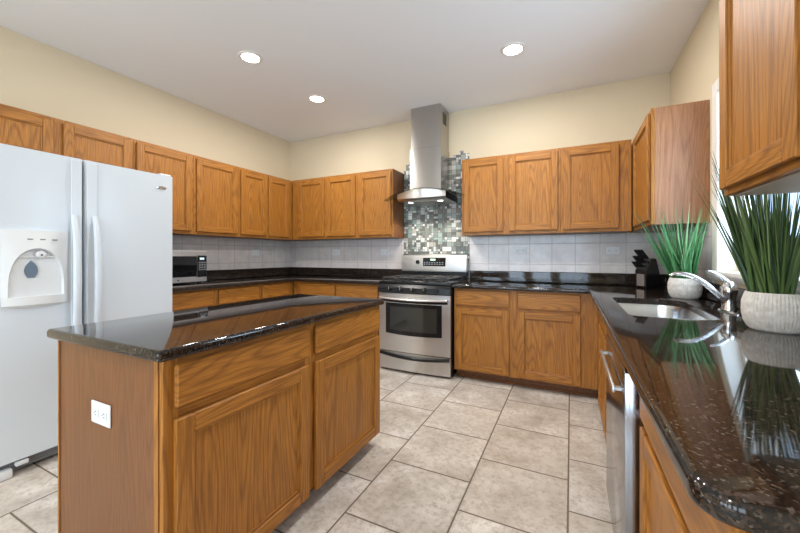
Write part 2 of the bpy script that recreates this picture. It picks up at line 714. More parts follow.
def cab_drawer(root, face, p, u0, u1, z0, z1):
    mp = mapper(face, p)
    m = MB()
    bxm(m, mp(u0, u1, z0, z1, .001, .020), .006, 0)
    return m.build('drawer', OAK[grain(face)], root, False)


def cabinet(name, label, face, wall, depth, u0, u1, z0, z1, doors=(), drawers=(), stiles=None, toe=False, group=None, cat='cabinet', side=None, gap=.002):
    """carcass against the wall plane, face frame in front; wall is the wall coordinate"""
    sgn = {'+X': 1, '-X': -1, '-Y': -1}[face]
    p = wall + sgn * depth
    fr = .019
    uc = (u0 + u1) / 2
    base = {'+X': (wall + depth / 2, uc, 0), '-X': (wall - depth / 2, uc, 0), '-Y': (uc, wall - depth / 2, 0)}[face]
    root = thing(name, (base[0], base[1], 0 if toe else z0), label, cat, group or ('oak base cabinets' if toe else 'oak wall cabinets'))
    mp = mapper(face, p)
    m = MB()
    zc0 = z0
    bxm(m, mp(u0 + .0005, u1 - .0005, zc0, z1, -depth + gap, -fr), 0, 0)
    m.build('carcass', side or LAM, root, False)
    f = MB()
    st = stiles or [(u0, u0 + .038), (u1 - .038, u1)]
    for a, b in st:
        bxm(f, mp(a, b, z0, z1, -fr, 0), .0015, 0)
    st = sorted(st)
    for (a0, a1), (b0, b1) in zip(st, st[1:]):
        rails = [(z0, z0 + .038), (z1 - .038, z1)]
        if drawers and doors:
            rails.append((drawers[0][2] - .03, drawers[0][2] + .008))
        for r0, r1 in rails:
            bxm(f, mp(a1, b0, r0, r1, -fr, -.0003), .0015, 1)
    f.build('face_frame', [OAK['Z'], OAK[grain(face)]], root, False)
    for d in doors:
        cab_door(root, face, p, *d)
    for d in drawers:
        cab_drawer(root, face, p, *d)
    if toe:
        k = MB()
        bxm(k, mp(u0 + .001, u1 - .001, 0.001, z0, -.095, -.075))
        bxm(k, mp(u0 + .001, u1 - .001, 0.001, .022, -.0745, -.058), .006)
        k.build('toe_kick', TOE, root, False)
    return root


DZ0, DZ1 = 1.402, 2.122       # wall cabinet doors
# --- wall cabinets on the left wall
g_ul = None
cabinet('wall_cabinet', 'short oak wall cabinet with two doors above the white refrigerator', '+X', 0, UF, -3.18, -2.155, 1.80, UT,
        doors=[(-3.125, -2.667, 1.83, DZ1), (-2.613, -2.177, 1.83, DZ1)], stiles=[(-3.18, -3.14), (-2.68, -2.60), (-2.195, -2.155)])
cabinet('wall_cabinet', 'single-door oak wall cabinet partly hidden by the refrigerator corner, above the microwave', '+X', 0, UF, -2.154, -1.637, UB, UT,
        doors=[(-2.138, -1.663, DZ0, DZ1)])
cabinet('wall_cabinet', 'single wide-door oak wall cabinet on the left wall just right of the microwave', '+X', 0, UF, -1.636, -1.122, UB, UT,
        doors=[(-1.610, -1.146, DZ0, DZ1)])
cabinet('wall_cabinet', 'oak wall cabinet with two narrow doors on the left wall at the corner', '+X', 0, UF, -1.121, -.003, UB, UT,
        doors=[(-1.097, -.735, DZ0, DZ1), (-.699, -.36, DZ0, DZ1)], stiles=[(-1.121, -1.085), (-.745, -.69), (-.37, -.306), (-.30, -.003)])
# --- wall cabinets on the back wall, left of the hood
cabinet('wall_cabinet', 'two-door oak wall cabinet on the back wall, beside the left room corner', '-Y', 0, UF, .3265, 1.337, UB, UT,
        doors=[(.432, .847, DZ0, DZ1), (.886, 1.308, DZ0, DZ1)], stiles=[(.3265, .442), (.837, .896), (1.298, 1.337)])
cabinet('wall_cabinet', 'single-door oak wall cabinet immediately left of the steel range hood', '-Y', 0, UF, 1.338, 1.806, UB, UT,
        doors=[(1.366, 1.788, DZ0, DZ1)])
# --- wall cabinets on the back wall, right of the hood
cabinet('wall_cabinet', 'two-door oak wall cabinet immediately right of the steel range hood', '-Y', 0, UF, 2.604, 3.528, UB, UT,
        doors=[(2.626, 3.020, DZ0, DZ1), (3.076, 3.506, DZ0, DZ1)], stiles=[(2.604, 2.642), (3.010, 3.086), (3.490, 3.528)])
cabinet('wall_cabinet', 'single-door oak wall cabinet on the back wall beside the right room corner', '-Y', 0, UF, 3.529, 4.073, UB, UT,
        doors=[(3.549, 3.981, DZ0, DZ1)], stiles=[(3.529, 3.567), (3.965, 4.073)])
# --- wall cabinets on the right wall
cabinet('wall_cabinet', 'oak wall cabinet with a bare side panel, between the back corner and the sink window', '-X', W, UF, -.985, -.003, UB, UT, side=LAM_LIT,
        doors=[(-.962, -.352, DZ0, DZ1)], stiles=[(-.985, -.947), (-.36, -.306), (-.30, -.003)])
near = cabinet('wall_cabinet', 'big oak wall cabinet hanging nearest, over the large grass planter', '-X', W, UF, -3.22, -2.222, UB, 2.44,
               doors=[(-2.700, -2.239, 1.392, 2.41), (-3.195, -2.735, 1.392, 2.41)], stiles=[(-3.22, -3.18), (-2.745, -2.69), (-2.26, -2.222)], side=LAM)
u_ = MB()
u_.box(W - UF + .022, W - .004, -3.20, -2.24, UB - .0035, UB - .0005)
u_.build('underside_panel', M_UNDER, near, False)

# --- base cabinets
BT = C - CT - .001
BZ = .085
DRZ = (.700, .842)
DOZ = (.100, .676)
cabinet('base_cabinet', 'oak base cabinet under the microwave with one drawer', '+X', 0, BF, -2.215, -1.622, BZ, BT,
        doors=[(-2.19, -1.649, *DOZ)], drawers=[(-2.19, -1.649, *DRZ)], toe=True)
cabinet('base_cabinet', 'oak base cabinet on the left wall, drawer between microwave and corner units', '+X', 0, BF, -1.621, -1.098, BZ, BT,
        doors=[(-1.590, -1.125, *DOZ)], drawers=[(-1.590, -1.125, *DRZ)], toe=True)
cabinet('base_cabinet', 'oak base cabinet filling the left back corner under the worktop', '+X', 0, BF, -1.097, -.003, BZ, BT,
        doors=[(-1.070, -.669, *DOZ)], drawers=[(-1.070, -.669, *DRZ)], stiles=[(-1.097, -1.06), (-.68, -.602), (-.60, -.003)], toe=True)
cabinet('base_cabinet', 'two-drawer oak base cabinet immediately left of the range', '-Y', 0, BF, .622, 1.822, BZ, BT,
        doors=[(.732, 1.222, *DOZ), (1.262, 1.790, *DOZ)], drawers=[(.732, 1.230, *DRZ), (1.254, 1.790, *DRZ)], stiles=[(.622, .742), (1.215, 1.27), (1.783, 1.822)], toe=True)
cabinet('base_cabinet', 'two-drawer two-door oak base cabinet immediately right of the range', '-Y', 0, BF, 2.615, 3.808, BZ, BT,
        doors=[(2.636, 3.122, *DOZ), (3.193, 3.684, *DOZ)], drawers=[(2.636, 3.122, *DRZ), (3.193, 3.684, *DRZ)], stiles=[(2.615, 2.65), (3.11, 3.205), (3.67, 3.808)], toe=True)

# ================================================================== WORKTOPS
def rounded(pts, rads, n=6):
    out = []
    N = len(pts)
    for i, p in enumerate(pts):
        r = rads[i] if isinstance(rads, (list, tuple)) else rads
        p = Vector(p)
        if r <= 0:
            out.append(p)
            continue
        a = (Vector(pts[i - 1]) - p).normalized()
        b = (Vector(pts[(i + 1) % N]) - p).normalized()
        ang = a.angle(b)
        dd = r / math.tan(ang / 2)
        c = p + (a + b).normalized() * (r / math.sin(ang / 2))
        s, e = p + a * dd, p + b * dd
        a0 = math.atan2((s - c).y, (s - c).x)
        a1 = math.atan2((e - c).y, (e - c).x)
        da = (a1 - a0 + PI) % (2 * PI) - PI
        for k in range(n + 1):
            t = a0 + da * k / n
            out.append(c + Vector((math.cos(t), math.sin(t))) * r)
    return out


def offset(poly, d):
    """inset a counter-clockwise outline by d"""
    N = len(poly)
    out = []
    for i in range(N):
        p = poly[i]
        e1 = (p - poly[i - 1]).normalized()
        e2 = (poly[(i + 1) % N] - p).normalized()
        n1, n2 = Vector((-e1.y, e1.x)), Vector((-e2.y, e2.x))
        m = n1 + n2
        out.append(p + m * (d / max(.2, 1 + n1.dot(n2))))
    return out


def slab(outline, z1, th, hole=None, round_=.012):
    bm = bmesh.new()
    layers = []
    for k in range(5):
        a = PI / 2 * k / 4
        layers.append((z1 - th + round_ * (1 - math.sin(a)), round_ * (1 - math.cos(a))))
    layers = [(z1 - th + round_ - round_ * math.sin(PI / 2 * k / 4), round_ * (1 - math.cos(PI / 2 * k / 4))) for k in range(4, -1, -1)]
    layers += [(z1 - round_ + round_ * math.sin(PI / 2 * k / 4), round_ * (1 - math.cos(PI / 2 * k / 4))) for k in range(5)]
    rings = [[bm.verts.new((p.x, p.y, z)) for p in offset(outline, ins)] for z, ins in layers]
    n = len(outline)
    for a, b in zip(rings, rings[1:]):
        for i in range(n):
            j = (i + 1) % n
            bm.faces.new((a[i], a[j], b[j], b[i]))
    hr = []
    if hole:
        for z in (z1 - th, z1 - .003, z1):
            ins = .003 if z == z1 else 0
            hr.append([bm.verts.new((p.x, p.y, z)) for p in offset(hole, -ins)])
        m = len(hole)
        for a, b in zip(hr, hr[1:]):
            for i in range(m):
                j = (i + 1) % m
                bm.faces.new((a[i], b[i], b[j], a[j]))
    for ring, h in ((rings[0], hr[0] if hr else None), (rings[-1], hr[-1] if hr else None)):
        es = [bm.edges.get((ring[i], ring[(i + 1) % n])) for i in range(n)]
        if h:
            es += [bm.edges.get((h[i], h[(i + 1) % len(h)])) for i in range(len(h))]
        bmesh.ops.triangle_fill(bm, edges=es, use_beauty=True, use_dissolve=False)
    m = MB()
    m.bm.free()
    m.bm = bm
    return m


V2 = lambda L: [Vector(p) for p in L]
g = .003
# left L: along the left wall from the refrigerator, then along the back wall to the range
lt = thing('countertop', (.33, -1.1, C - CT), 'black granite worktop under the microwave, running round the corner to the range', 'worktop')
ol = V2([(g, -g), (g, -2.232), (CD, -2.232), (CD, -CD), (1.826, -CD), (1.826, -g)])
slab(ol, C, CT).build('worktop_slab', GRANITE, lt)
SPL = .105
m = MB()
m.box(g, .022, -2.232, -.0225, C + .0005, C + SPL, .003).box(g, 1.822, -.022, -g, C + .0005, C + SPL, .003)
m.build('upstand', GRANITE, lt, False)
# right L with the sink cut-out
XR = W - CD
rt = thing('countertop', (4.07, -1.8, C - CT), 'black granite worktop with the sink, running from the range round the right corner', 'worktop')
pts = [(2.612, -g), (2.612, -CD), (XR, -CD), (XR, -3.312), (W - g, -3.312), (W - g, -g)]
ol = rounded(pts, [0, 0, 0, .045, .0, 0], 8)
SX0, SX1, SY0, SY1 = 3.853, 4.215, -1.945, -1.165
hole = rounded([(SX0, SY0), (SX1 - .03, SY0), (SX1, SY1), (SX0, SY1)], [.05, .10, .12, .05], 10)
slab(ol, C, CT, hole).build('worktop_slab', GRANITE, rt)
m = MB()
m.box(2.612, W - .0225, -.022, -g, C + .0005, C + SPL, .003).box(W - .022, W - g, -3.30, -g, C + .0005, C + SPL, .003)
m.build('upstand', GRANITE, rt, False)

# sink (undermount)
sk = thing('sink', ((SX0 + SX1) / 2, (SY0 + SY1) / 2, .70), 'stainless steel undermount sink set into the black granite worktop', 'sink')
bm_ = MB()
zs = C - CT - .001
h0 = offset(hole, -.006)
levels = [(zs, -.02), (zs, .002), (zs - .02, .006), (zs - .13, .018), (zs - .155, .032), (zs - .165, .06)]
rg = [[bm_.bm.verts.new((p.x, p.y, z)) for p in offset(h0, ins)] for z, ins in levels]
for a, b in zip(rg, rg[1:]):
    for i in range(len(a)):
        j = (i + 1) % len(a)
        bm_.bm.faces.new((a[i], a[j], b[j], b[i]))
bm_.bm.faces.new(rg[-1])
bm_.build('basin', M_SINK, sk)
MB().lathe([(0, .001), (.022, .001), (.03, .004), (.042, .004), (.044, .0)], (SX0 + SX1) / 2, -1.55, zs - .165, 24).build('drain', M_CHROME, sk)

# right run below the worktop
cabinet('base_cabinet', 'oak sink base cabinet on the right wall between the corner and the dishwasher', '-X', W, BR, -1.955, -.62, BZ, .69,
        doors=[(-1.925, -1.435, .10, .676), (-1.395, -.90, .10, .676)], stiles=[(-1.955, -1.91), (-1.445, -1.385), (-.91, -.622)], toe=True)
# false drawer fronts and top rail of the sink base sit on a front rail
sb = [o for o in col.objects if o.get('label', '').startswith('oak sink base')][0]
m = MB()
m.box(W - BR, W - BR + .019, -1.955, -.622, .6905, BT)
m.build('front_rail', OAK['Y'], sb, False)
cab_drawer(sb, '-X', W - BR, -1.925, -1.435, *DRZ)
cab_drawer(sb, '-X', W - BR, -1.395, -.90, *DRZ)
cabinet('base_cabinet', 'oak base cabinet nearest on the right, below the rounded worktop corner', '-X', W, BR, -3.282, -2.585, BZ, BT,
        doors=[(-3.255, -2.612, *DOZ)], drawers=[(-3.255, -2.612, *DRZ)], toe=True)

# dishwasher
dw = thing('dishwasher', (4.1, -2.27, 0), 'stainless steel dishwasher below the worktop beside the sink cabinet', 'dishwasher')
Y0, Y1 = -2.574, -1.965
MB().box(W - BR + .005, W - .01, Y0 + .003, Y1 - .003, .1, BT).build('body', M_GREYP, dw, False)
m = MB()
m.box(W - BR - .052, W - BR + .004, Y0 + .002, Y1 - .002, .105, .812, .006, 0, 2)
d_ = m.build('door', M_STEELY, dw)
m = MB()
xf = W - BR - .052
m.box(xf - .027, xf - .018, Y0 + .055, Y1 - .055, .728, .748, .004, 0, 2)
for y in (Y0 + .075, Y1 - .075):
    m.box(xf - .0185, xf + .001, y - .008, y + .008, .732, .744, .002)
m.build('handle', M_STEELL, d_)
MB().box(W - BR - .050, W - BR + .004, Y0 + .002, Y1 - .002, .8135, BT - .003, .004).build('control_panel', M_BLACKG, dw, False)
MB().box(W - BR + .03, W - BR + .05, Y0 + .01, Y1 - .01, .001, .099).build('kick_plate', M_BLACK, dw, False)

# tile backsplashes
TZ0 = C + SPL + .001
m = MB()
m.box(.001, .009, -2.24, -.0095, TZ0, UB - .002).box(.001, 1.80, -.009, -.001, TZ0, UB - .002)
tag(m.build('tile_backsplash', M_TILE, None, False), 'pale grey tiled backsplash behind the microwave, from refrigerator to range', 'backsplash')
m = MB()
m.box(2.606, W - .0095, -.009, -.001, TZ0, UB - .002).box(W - .009, W - .001, -1.05, -.001, TZ0, UB - .002)
tag(m.build('tile_backsplash', M_TILE, None, False), 'pale grey tiled backsplash behind the knife block, right of the range', 'backsplash')
m = MB()
E_ = .0243
mz = [(1.808, 2.18), (1.832, 2.25), (1.90, 2.29), (1.95, 2.245), (2.30, 2.27), (2.42, 2.295), (2.495, 2.335), (2.535, 2.30), (2.603, None)]
for (a, z), (b, _) in zip(mz, mz[1:]):
    m.box(a, b, -.010, -.001, .90, z)
tag(m.build('mosaic_backsplash', M_MOSAIC, None, False), 'grey and silver mosaic backsplash with stepped top, rising behind the range hood', 'backsplash')

# ================================================================== ISLAND
IX0, IX1, IY0, IY1 = 1.893, 2.535, -3.200, -1.925
isl = thing('kitchen_island', ((IX0 + IX1) / 2, (IY0 + IY1) / 2, 0), 'oak kitchen island base with two drawers and two doors in the middle of the floor', 'island')
MB().box(IX0, IX1 - .019, IY0 + .0125, IY1 - .0065, .085, BT).build('carcass', OAK['Z'], isl, False)
m = MB()
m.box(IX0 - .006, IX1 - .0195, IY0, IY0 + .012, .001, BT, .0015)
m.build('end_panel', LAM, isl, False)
for xa_, xb_ in ((IX0 - .006, IX0 + .003), (IX1 - .0395, IX1 - .0195)):
    MB().box(xa_, xb_, IY0 - .004, IY0 - .0004, .001, BT, .001).build('corner_trim', OAK['Z'], isl, False)
m = MB()
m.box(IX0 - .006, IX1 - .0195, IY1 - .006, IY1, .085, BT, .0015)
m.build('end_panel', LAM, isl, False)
m = MB()
for a, b in ((IY0, IY0 + .045), (-2.592, -2.515), (IY1 - .03, IY1)):
    m.box(IX1 - .019, IX1, a, b, .085, BT, .0015, 0)
for a, b in ((IY0 + .045, -2.592), (-2.515, IY1 - .03)):
    for z0, z1 in ((.085, .12), (.66, .72), (.825, BT)):
        m.box(IX1 - .019, IX1 - .0004, a, b, z0, z1, .001, 1)
m.build('face_frame', [OAK['Z'], OAK['Y']], isl, False)
for u0, u1 in ((-3.172, -2.578), (-2.530, -1.932)):
    cab_drawer(isl, '+X', IX1, u0, u1, .706, .838)
    cab_door(isl, '+X', IX1, u0, u1, .075, .672)
MB().box(IX0 + .03, IX1 - .078, IY0 + .0125, IY1 - .02, .001, .0845).build('toe_kick', TOE, isl, False)


def outlet_boxes(face, c, w, h, gang=1, horizontal=False):
    """returns builders for a plate and its sockets; c is the plate centre on the wall face"""
    X, Y, Z = c
    def bx(mb, du0, du1, dz0, dz1, d0, d1, bev=0, mi=0):
        if face == '-Y':
            mb.box(X + du0, X + du1, Y - d1, Y - d0, Z + dz0, Z + dz1, bev, mi)
        else:
            mb.box(X + d0, X + d1, Y + du0, Y + du1, Z + dz0, Z + dz1, bev, mi)
    return bx


def make_outlet(parent, face, c, gang, horizontal):
    w, h = (.115, .072) if horizontal else (.072 if gang == 1 else .118, .116)
    if horizontal:
        w, h = .118, .074
    bx = outlet_boxes(face, c, w, h)
    m = MB()
    bx(m, -w / 2, w / 2, -h / 2, h / 2, .0005, .006, .002)
    plate = m.build('cover_plate', M_WHITE2, parent, False)
    cs = [(-.026, 0), (.026, 0)] if horizontal else ([(0, -.02), (0, .02)] if gang == 1 else [(-.024, -.02), (-.024, .02), (.024, -.02), (.024, .02)])
    for u, z in cs:
        m = MB()
        bx(m, u - .0165, u + .0165, z - .014, z + .014, .006, .008, .002)
        s = m.build('socket', M_WHITE2, plate, False)
        m = MB()
        for q in (-.006, .006):
            if horizontal:
                bx(m, u - .003, u + .006, z + q - .0012, z + q + .0012, .008, .0083)
            else:
                bx(m, u + q - .0012, u + q + .0012, z - .002, z + .007, .008, .0083)
        if horizontal:
            bx(m, u - .010, u - .006, z - .002, z + .002, .008, .0083)
        else:
            bx(m, u - .002, u + .002, z - .010, z - .006, .008, .0083)
        # slots belong to the same socket part
        s2 = m.bm
        me = bpy.data.meshes.new('slots')
        for v in s2.verts:
            v.co -= world_loc(parent)
        bb = bmesh.new()
        bb.from_mesh(s.data)
        s2.to_mesh(me)
        n0 = len(bb.faces)
        bb.from_mesh(me)
        bb.faces.ensure_lookup_table()
        for f in bb.faces[n0:]:
            f.material_index = 1
        bb.to_mesh(s.data)
        s.data.materials.append(M_GAP)
        bb.free()
        s2.free()
        bpy.data.meshes.remove(me)
    return plate


io = make_outlet(isl, '-Y', (2.195, IY0, .634), 1, True)
io.name = 'outlet_plate'
io['label'] = 'white double outlet on the island end panel'

it = thing('countertop', (2.23, -2.57, C - CT), 'black granite worktop lying on the kitchen island', 'worktop')
ol = rounded([(1.875, -3.234), (2.573, -3.234), (2.573, -1.905), (1.875, -1.905)], .012, 5)
slab(ol, C, CT).build('worktop_slab', GRANITE, it)

# ================================================================== REFRIGERATOR
FX, FY0, FYM, FY1, FZ = .99, -3.165, -2.765, -2.240, 1.740
fr = thing('refrigerator', (.5, -2.7, 0), 'white side-by-side refrigerator with a dispenser in its left door', 'refrigerator')
MB().box(.03, FX - .085, FY0 + .005, FY1 - .003, .05, FZ - .02, .008).build('body', M_WHITE, fr, False)
MB().box(FX - .084, FX - .074, FY0 + .012, FY1 - .012, .09, FZ - .03).build('door_gasket', M_GREYP, fr, False)


def fridge_door(name, y0, y1):
    m = MB()
    r = .016
    o = rounded([(FX - .073, y0), (FX, y0), (FX, y1), (FX - .073, y1)], [.006, r, r, .006], 6)
    m.prism([(p.x, p.y) for p in o], 'Z', .085, FZ)
    return m.build(name, M_WHITE, fr)


dl = fridge_door('freezer_door', FY0, FYM - .004)
dr = fridge_door('fresh_food_door', FYM + .004, FY1)
for dd, ya, yb, sg in ((dl, FYM - .062, FYM - .012, -1), (dr, FYM + .012, FYM + .062, 1)):
    m = MB()
    # flat moulded strip running the whole door height
    m.box(FX + .0005, FX + .006, min(ya, yb), max(ya, yb), .12, FZ - .015, .002)
    # bowed grip
    yc = ya if sg < 0 else yb
    yc = yc + .012 * -sg
    n = 14
    path, rr = [], []
    for i in range(n + 1):
        t = i / n
        z = .66 + t * .74
        path.append((FX + .006 + .046 * math.sin(PI * t) ** .6, yc, z))
        rr.append(.011 + .005 * math.sin(PI * t))
    m.tube(path, rr, 12, 0, 1.25)
    m.build('handle', M_WHITE, dd)
# emblem
m = MB()
m.turned([(0, .0), (.019, .0), (.019, .002), (.017, .003), (0, .003)], (FX + .0005, FY1 - .085, 1.648), (1, 0, 0), 28)
for v in m.bm.verts:
    v.co.z = 1.648 + (v.co.z - 1.648) * .62
    v.co.y = (FY1 - .085) + (v.co.y - (FY1 - .085)) * 1.9
em = m.build('emblem', M_CHROME, dr)
m = MB()
for i in range(7):
    y = FY1 - .085 - .021 + i * .0062
    hgt = (.0046, .0058, .0040, .0040, .0058, .0040, .0052)[i]
    m.box(FX + .0036, FX + .0040, y, y + .0036, 1.648 - .003, 1.648 - .003 + hgt)
m.build('lettering', M_GREYP, dr, False)
m = MB()
m.box(FX - .11, FX - .012, FY1 - .085, FY1 - .008, FZ + .0005, FZ + .014, .005).build('hinge_cover', M_WHITE2, fr)
m = MB()
m.box(FX - .07, FX - .045, FY0 + .03, FY1 - .01, .022, .078, .003)
for i in range(3):
    m.box(FX - .0448, FX - .043, FY0 + .12, FY1 - .06, .032 + i * .014, .039 + i * .014)
m.build('base_grille', M_GREYP, fr, False)
for i, y in enumerate((FY0 + .06, FY1 - .06)):
    m = MB()
    m.box(FX - .05, FX - .004, y - .045, y + .045, .001, .05, .008, 0, 2)
    m.build('foot_cover', M_WHITE2, fr)
m = MB()
m.box(FX - .03, FX - .003, FY0 + .115, FY0 + .165, .05, .074, .004)
m.build('hinge_bracket', M_WHITE2, fr, False)

# dispenser: bulging surround with an arched recess, nozzle, paddle, ledge, buttons
DY0, DY1, DZa, DZb = -3.108, -2.840, .882, 1.302
dc = (DY0 + DY1) / 2
hw = (DY1 - DY0) / 2
m = MB()
N = 28
outer, inner = [], []


def dproj(y):
    t = (y - dc) / hw
    return .008 + .026 * (1 - t * t)


arch = []
az0, aw, atop = .945, .112, 1.205
for i in range(N + 1):
    t = i / N
    a = PI * (1 - t)
    arch.append((dc + aw * math.cos(a) * (1.0), az0 + (atop - az0) * max(0, math.sin(a)) ** .62))
rim = []
for (y, z) in arch:
    # matching point on the rectangle outline, taken in the same direction from the arch foot centre
    dy, dz = y - dc, z - az0
    if abs(dz) < 1e-6:
        rim.append((dc + math.copysign(hw, dy), az0))
        continue
    k = min(hw / abs(dy) if abs(dy) > 1e-6 else 1e9, (DZb - az0) / dz)
    rim.append((dc + dy * k, az0 + dz * k))
B = m.bm.verts.new
vo = [B((FX + dproj(y) * .55, y, z)) for y, z in rim]
vi = [B((FX + dproj(y), y, z)) for y, z in arch]
vi2 = [B((FX + .004, dc + (y - dc) * .93, az0 + (z - az0) * .95)) for y, z in arch]
vb = [B((FX + .0006, y, z)) for y, z in rim]
for i in range(N):
    m.bm.faces.new((vo[i], vo[i + 1], vi[i + 1], vi[i]))
    m.bm.faces.new((vi[i], vi[i + 1], vi2[i + 1], vi2[i]))
    m.bm.faces.new((vb[i], vb[i + 1], vo[i + 1], vo[i]))
# recess back
m.bm.faces.new(vi2)
# lower apron below the arch
K = 12
top = [B((FX + dproj(DY0 + 2 * hw * i / K) * (1 if 0 < i < K else .55), DY0 + 2 * hw * i / K, az0)) for i in range(K + 1)]
mid = [B((FX + dproj(DY0 + 2 * hw * i / K), DY0 + 2 * hw * i / K, DZa + .02)) for i in range(K + 1)]
bot = [B((FX + .0006, DY0 + 2 * hw * i / K, DZa + .012 - .012 * (1 - ((i / K) * 2 - 1) ** 2))) for i in range(K + 1)]
bk = [B((FX + .0008, DY0 + 2 * hw * i / K, az0)) for i in range(K + 1)]
for i in range(K):
    m.bm.faces.new((bk[i], bk[i + 1], top[i + 1], top[i]))
    m.bm.faces.new((top[i], top[i + 1], mid[i + 1], mid[i]))
    m.bm.faces.new((mid[i], mid[i + 1], bot[i + 1], bot[i]))
dsp = m.build('water_dispenser', M_WHITE2, dl)
m = MB()
m.turned([(0, .0), (.020, .0), (.020, .014), (.016, .018), (0, .018)], (FX + .014, dc + .012, 1.172), (1, 0, 0), 20)
m.box(FX + .004, FX + .014, dc - .085, dc + .085, 1.152, 1.164, .003)
m.turned([(0, 0), (.0045, 0), (.0045, .003), (0, .003)], (FX + .0322, dc + .012, 1.168), (1, 0, 0), 10, 1)
m.build('nozzle', [M_WHITE2, M_GAP], dl)
m = MB()
prof = [(-.014, 1.046), (-.024, 1.066), (-.027, 1.085), (-.023, 1.105), (-.012, 1.124), (0, 1.138), (.012, 1.124), (.023, 1.105), (.027, 1.085), (.024, 1.066), (.014, 1.046)]
m.prism([(dc - .022 + a, z) for a, z in prof], 'X', FX + .0045, FX + .010)
m.build('paddle', plain('slate_blue_plastic', srgb(96, 112, 128), .3), dl)
for i in range(3):
    m = MB()
    y = dc - .03 + i * .05 - .012
    m.box(FX + .020, FX + .0275, y, y + .022, 1.250, 1.256, .001)
    m.build('button', M_GREYP, dl, False)

# ================================================================== MICROWAVE
mw = thing('microwave', (.24, -1.82, C), 'black and stainless microwave on the left worktop beside the refrigerator', 'microwave')
MX, my0, my1, mz0, mz1 = .40, -2.09, -1.558, C + .018, 1.21
MB().box(.04, MX - .022, my0, my1, mz0, mz1, .005).build('body', M_BLACK, mw, False)
m = MB()
m.box(MX - .0215, MX - .004, my0, my1, mz0, mz1, .004, 0)
face = m.build('front_frame', M_STEELL, mw, False)
MB().box(MX - .0038, MX + .001, my0 + .008, my1 - .105, mz0 + .052, mz1 - .052, .003).build('door_glass', M_BLACKG, face, False)
cp = MB().box(MX - .0038, MX + .001, my1 - .100, my1 - .006, mz0 + .045, mz1 - .045, .003).build('control_panel', M_BLACK, mw, False)
MB().box(MX + .0012, MX + .002, my1 - .078, my1 - .034, mz1 - .085, mz1 - .065).build('display', M_BLUE, cp, False)
for r in range(4):
    for c_ in range(3):
        y = my1 - .088 + c_ * .026
        z = mz1 - .112 - r * .022
        MB().box(MX + .0012, MX + .002, y, y + .019, z - .007, z + .005).build('button', M_GREYP, cp, False)
MB().turned([(0, 0), (.007, 0), (.007, .002), (0, .002)], (MX - .0035, -1.84, mz0 + .024), (1, 0, 0), 16).build('badge', M_GAP, face)
for x in (.08, .34):
    for y in (my0 + .05, my1 - .05):
        MB().lathe([(0, 0), (.013, 0), (.012, .0175), (0, .0175)], x, y, C + .0006, 14).build('foot', M_GAP, mw)

# ================================================================== RANGE
RX0, RX1 = 1.833, 2.602
RC = (RX0 + RX1) / 2
rg_ = thing('gas_range', (RC, -.34, 0), 'stainless steel gas range with black cooktop between the back wall cabinets', 'range')
MB().box(RX0, RX1, -.64, -.05, .02, .875, .004).build('body', M_BLACK, rg_, False)
m = MB()
m.box(RX0 - .0, RX1 + .0, -.665, -.10, .8755, .905, .006, 0, 2)
m.build('cooktop', M_BLACK, rg_)
m = MB()
m.prism([(-.641, .795), (-.690, .795), (-.684, .845), (-.664, .874), (-.641, .874)], 'X', RX0, RX1)
m.build('control_panel', M_BLACK, rg_, False)
for i in range(5):
    x = RC + (-.25, -.125, 0, .125, .25)[i]
    m = MB()
    m.turned([(0, 0), (.023, 0), (.022, .006), (.017, .010), (.0155, .024), (0, .025)], (x, -.6875, .832), (0, -1, .12), 20)
    m.box(x - .0028, x + .0028, -.7165, -.7115, .824, .853, .001, 1)
    m.build('knob', [M_BLACK, M_CHROME], rg_)
# oven door, slightly bowed
def bowed(x0, x1, z0, z1, yb, yf, bow, n=12):
    m = MB()
    pts = [(x0, yb)] + [(x0 + (x1 - x0) * i / n, yf - bow * (1 - (2 * i / n - 1) ** 2)) for i in range(n + 1)] + [(x1, yb)]
    m.prism(pts, 'Z', z0, z1)
    return m


od = bowed(RX0 + .003, RX1 - .003, .205, .785, -.642, -.668, .016).build('oven_door', M_STEELX, rg_)
def yface(x, extra=0):
    t = 2 * (x - RX0 - .003) / (RX1 - RX0 - .006) - 1
    return -.668 - .016 * (1 - t * t) - extra


def strip(x0, x1, zf0, zf1, e0, e1, n=12):
    """panel that follows the bowed door; zf give bottom and top height at a point"""
    m = MB()
    ring = []
    for i in range(n + 1):
        x = x0 + (x1 - x0) * i / n
        ring.append([m.bm.verts.new((x, yface(x, e), z)) for e, z in ((e0, zf0(x)), (e1, zf0(x)), (e1, zf1(x)), (e0, zf1(x)))])
    for a, b in zip(ring, ring[1:]):
        for k in range(4):
            m.bm.faces.new((a[k], b[k], b[(k + 1) % 4], a[(k + 1) % 4]))
    m.bm.faces.new(ring[0][::-1])
    m.bm.faces.new(ring[-1])
    return m


bw = lambda x: (1 - ((x - RC) / .30) ** 2)
strip(RC - .300, RC + .300, lambda x: .385 - .012 * bw(x), lambda x: .690, .0004, .003).build('window_surround', M_BLACK, od, False)
strip(RC - .250, RC + .250, lambda x: .425 - .010 * bw(x), lambda x: .655, .0032, .0045).build('oven_window', plain('oven_glass', (.035, .035, .030, 1), .04), od, False)
m = MB()
n = 18
pth = [(RX0 + .03, -.668, .742)] + [(RX0 + .03 + (RX1 - RX0 - .06) * i / n, -.705 - .020 * math.sin(PI * i / n), .742 - .012 * math.sin(PI * i / n)) for i in range(n + 1)] + [(RX1 - .03, -.668, .742)]
m.tube(pth, .0125, 12, 0, .8)
m.build('oven_handle', M_STEELX, od)
strip(RX0 + .03, RX1 - .03, lambda x: .700 - .006 * bw(x), lambda x: .722 - .006 * bw(x), .0004, .0022).build('vent_slot', M_BLACK, od, False)
m = MB()
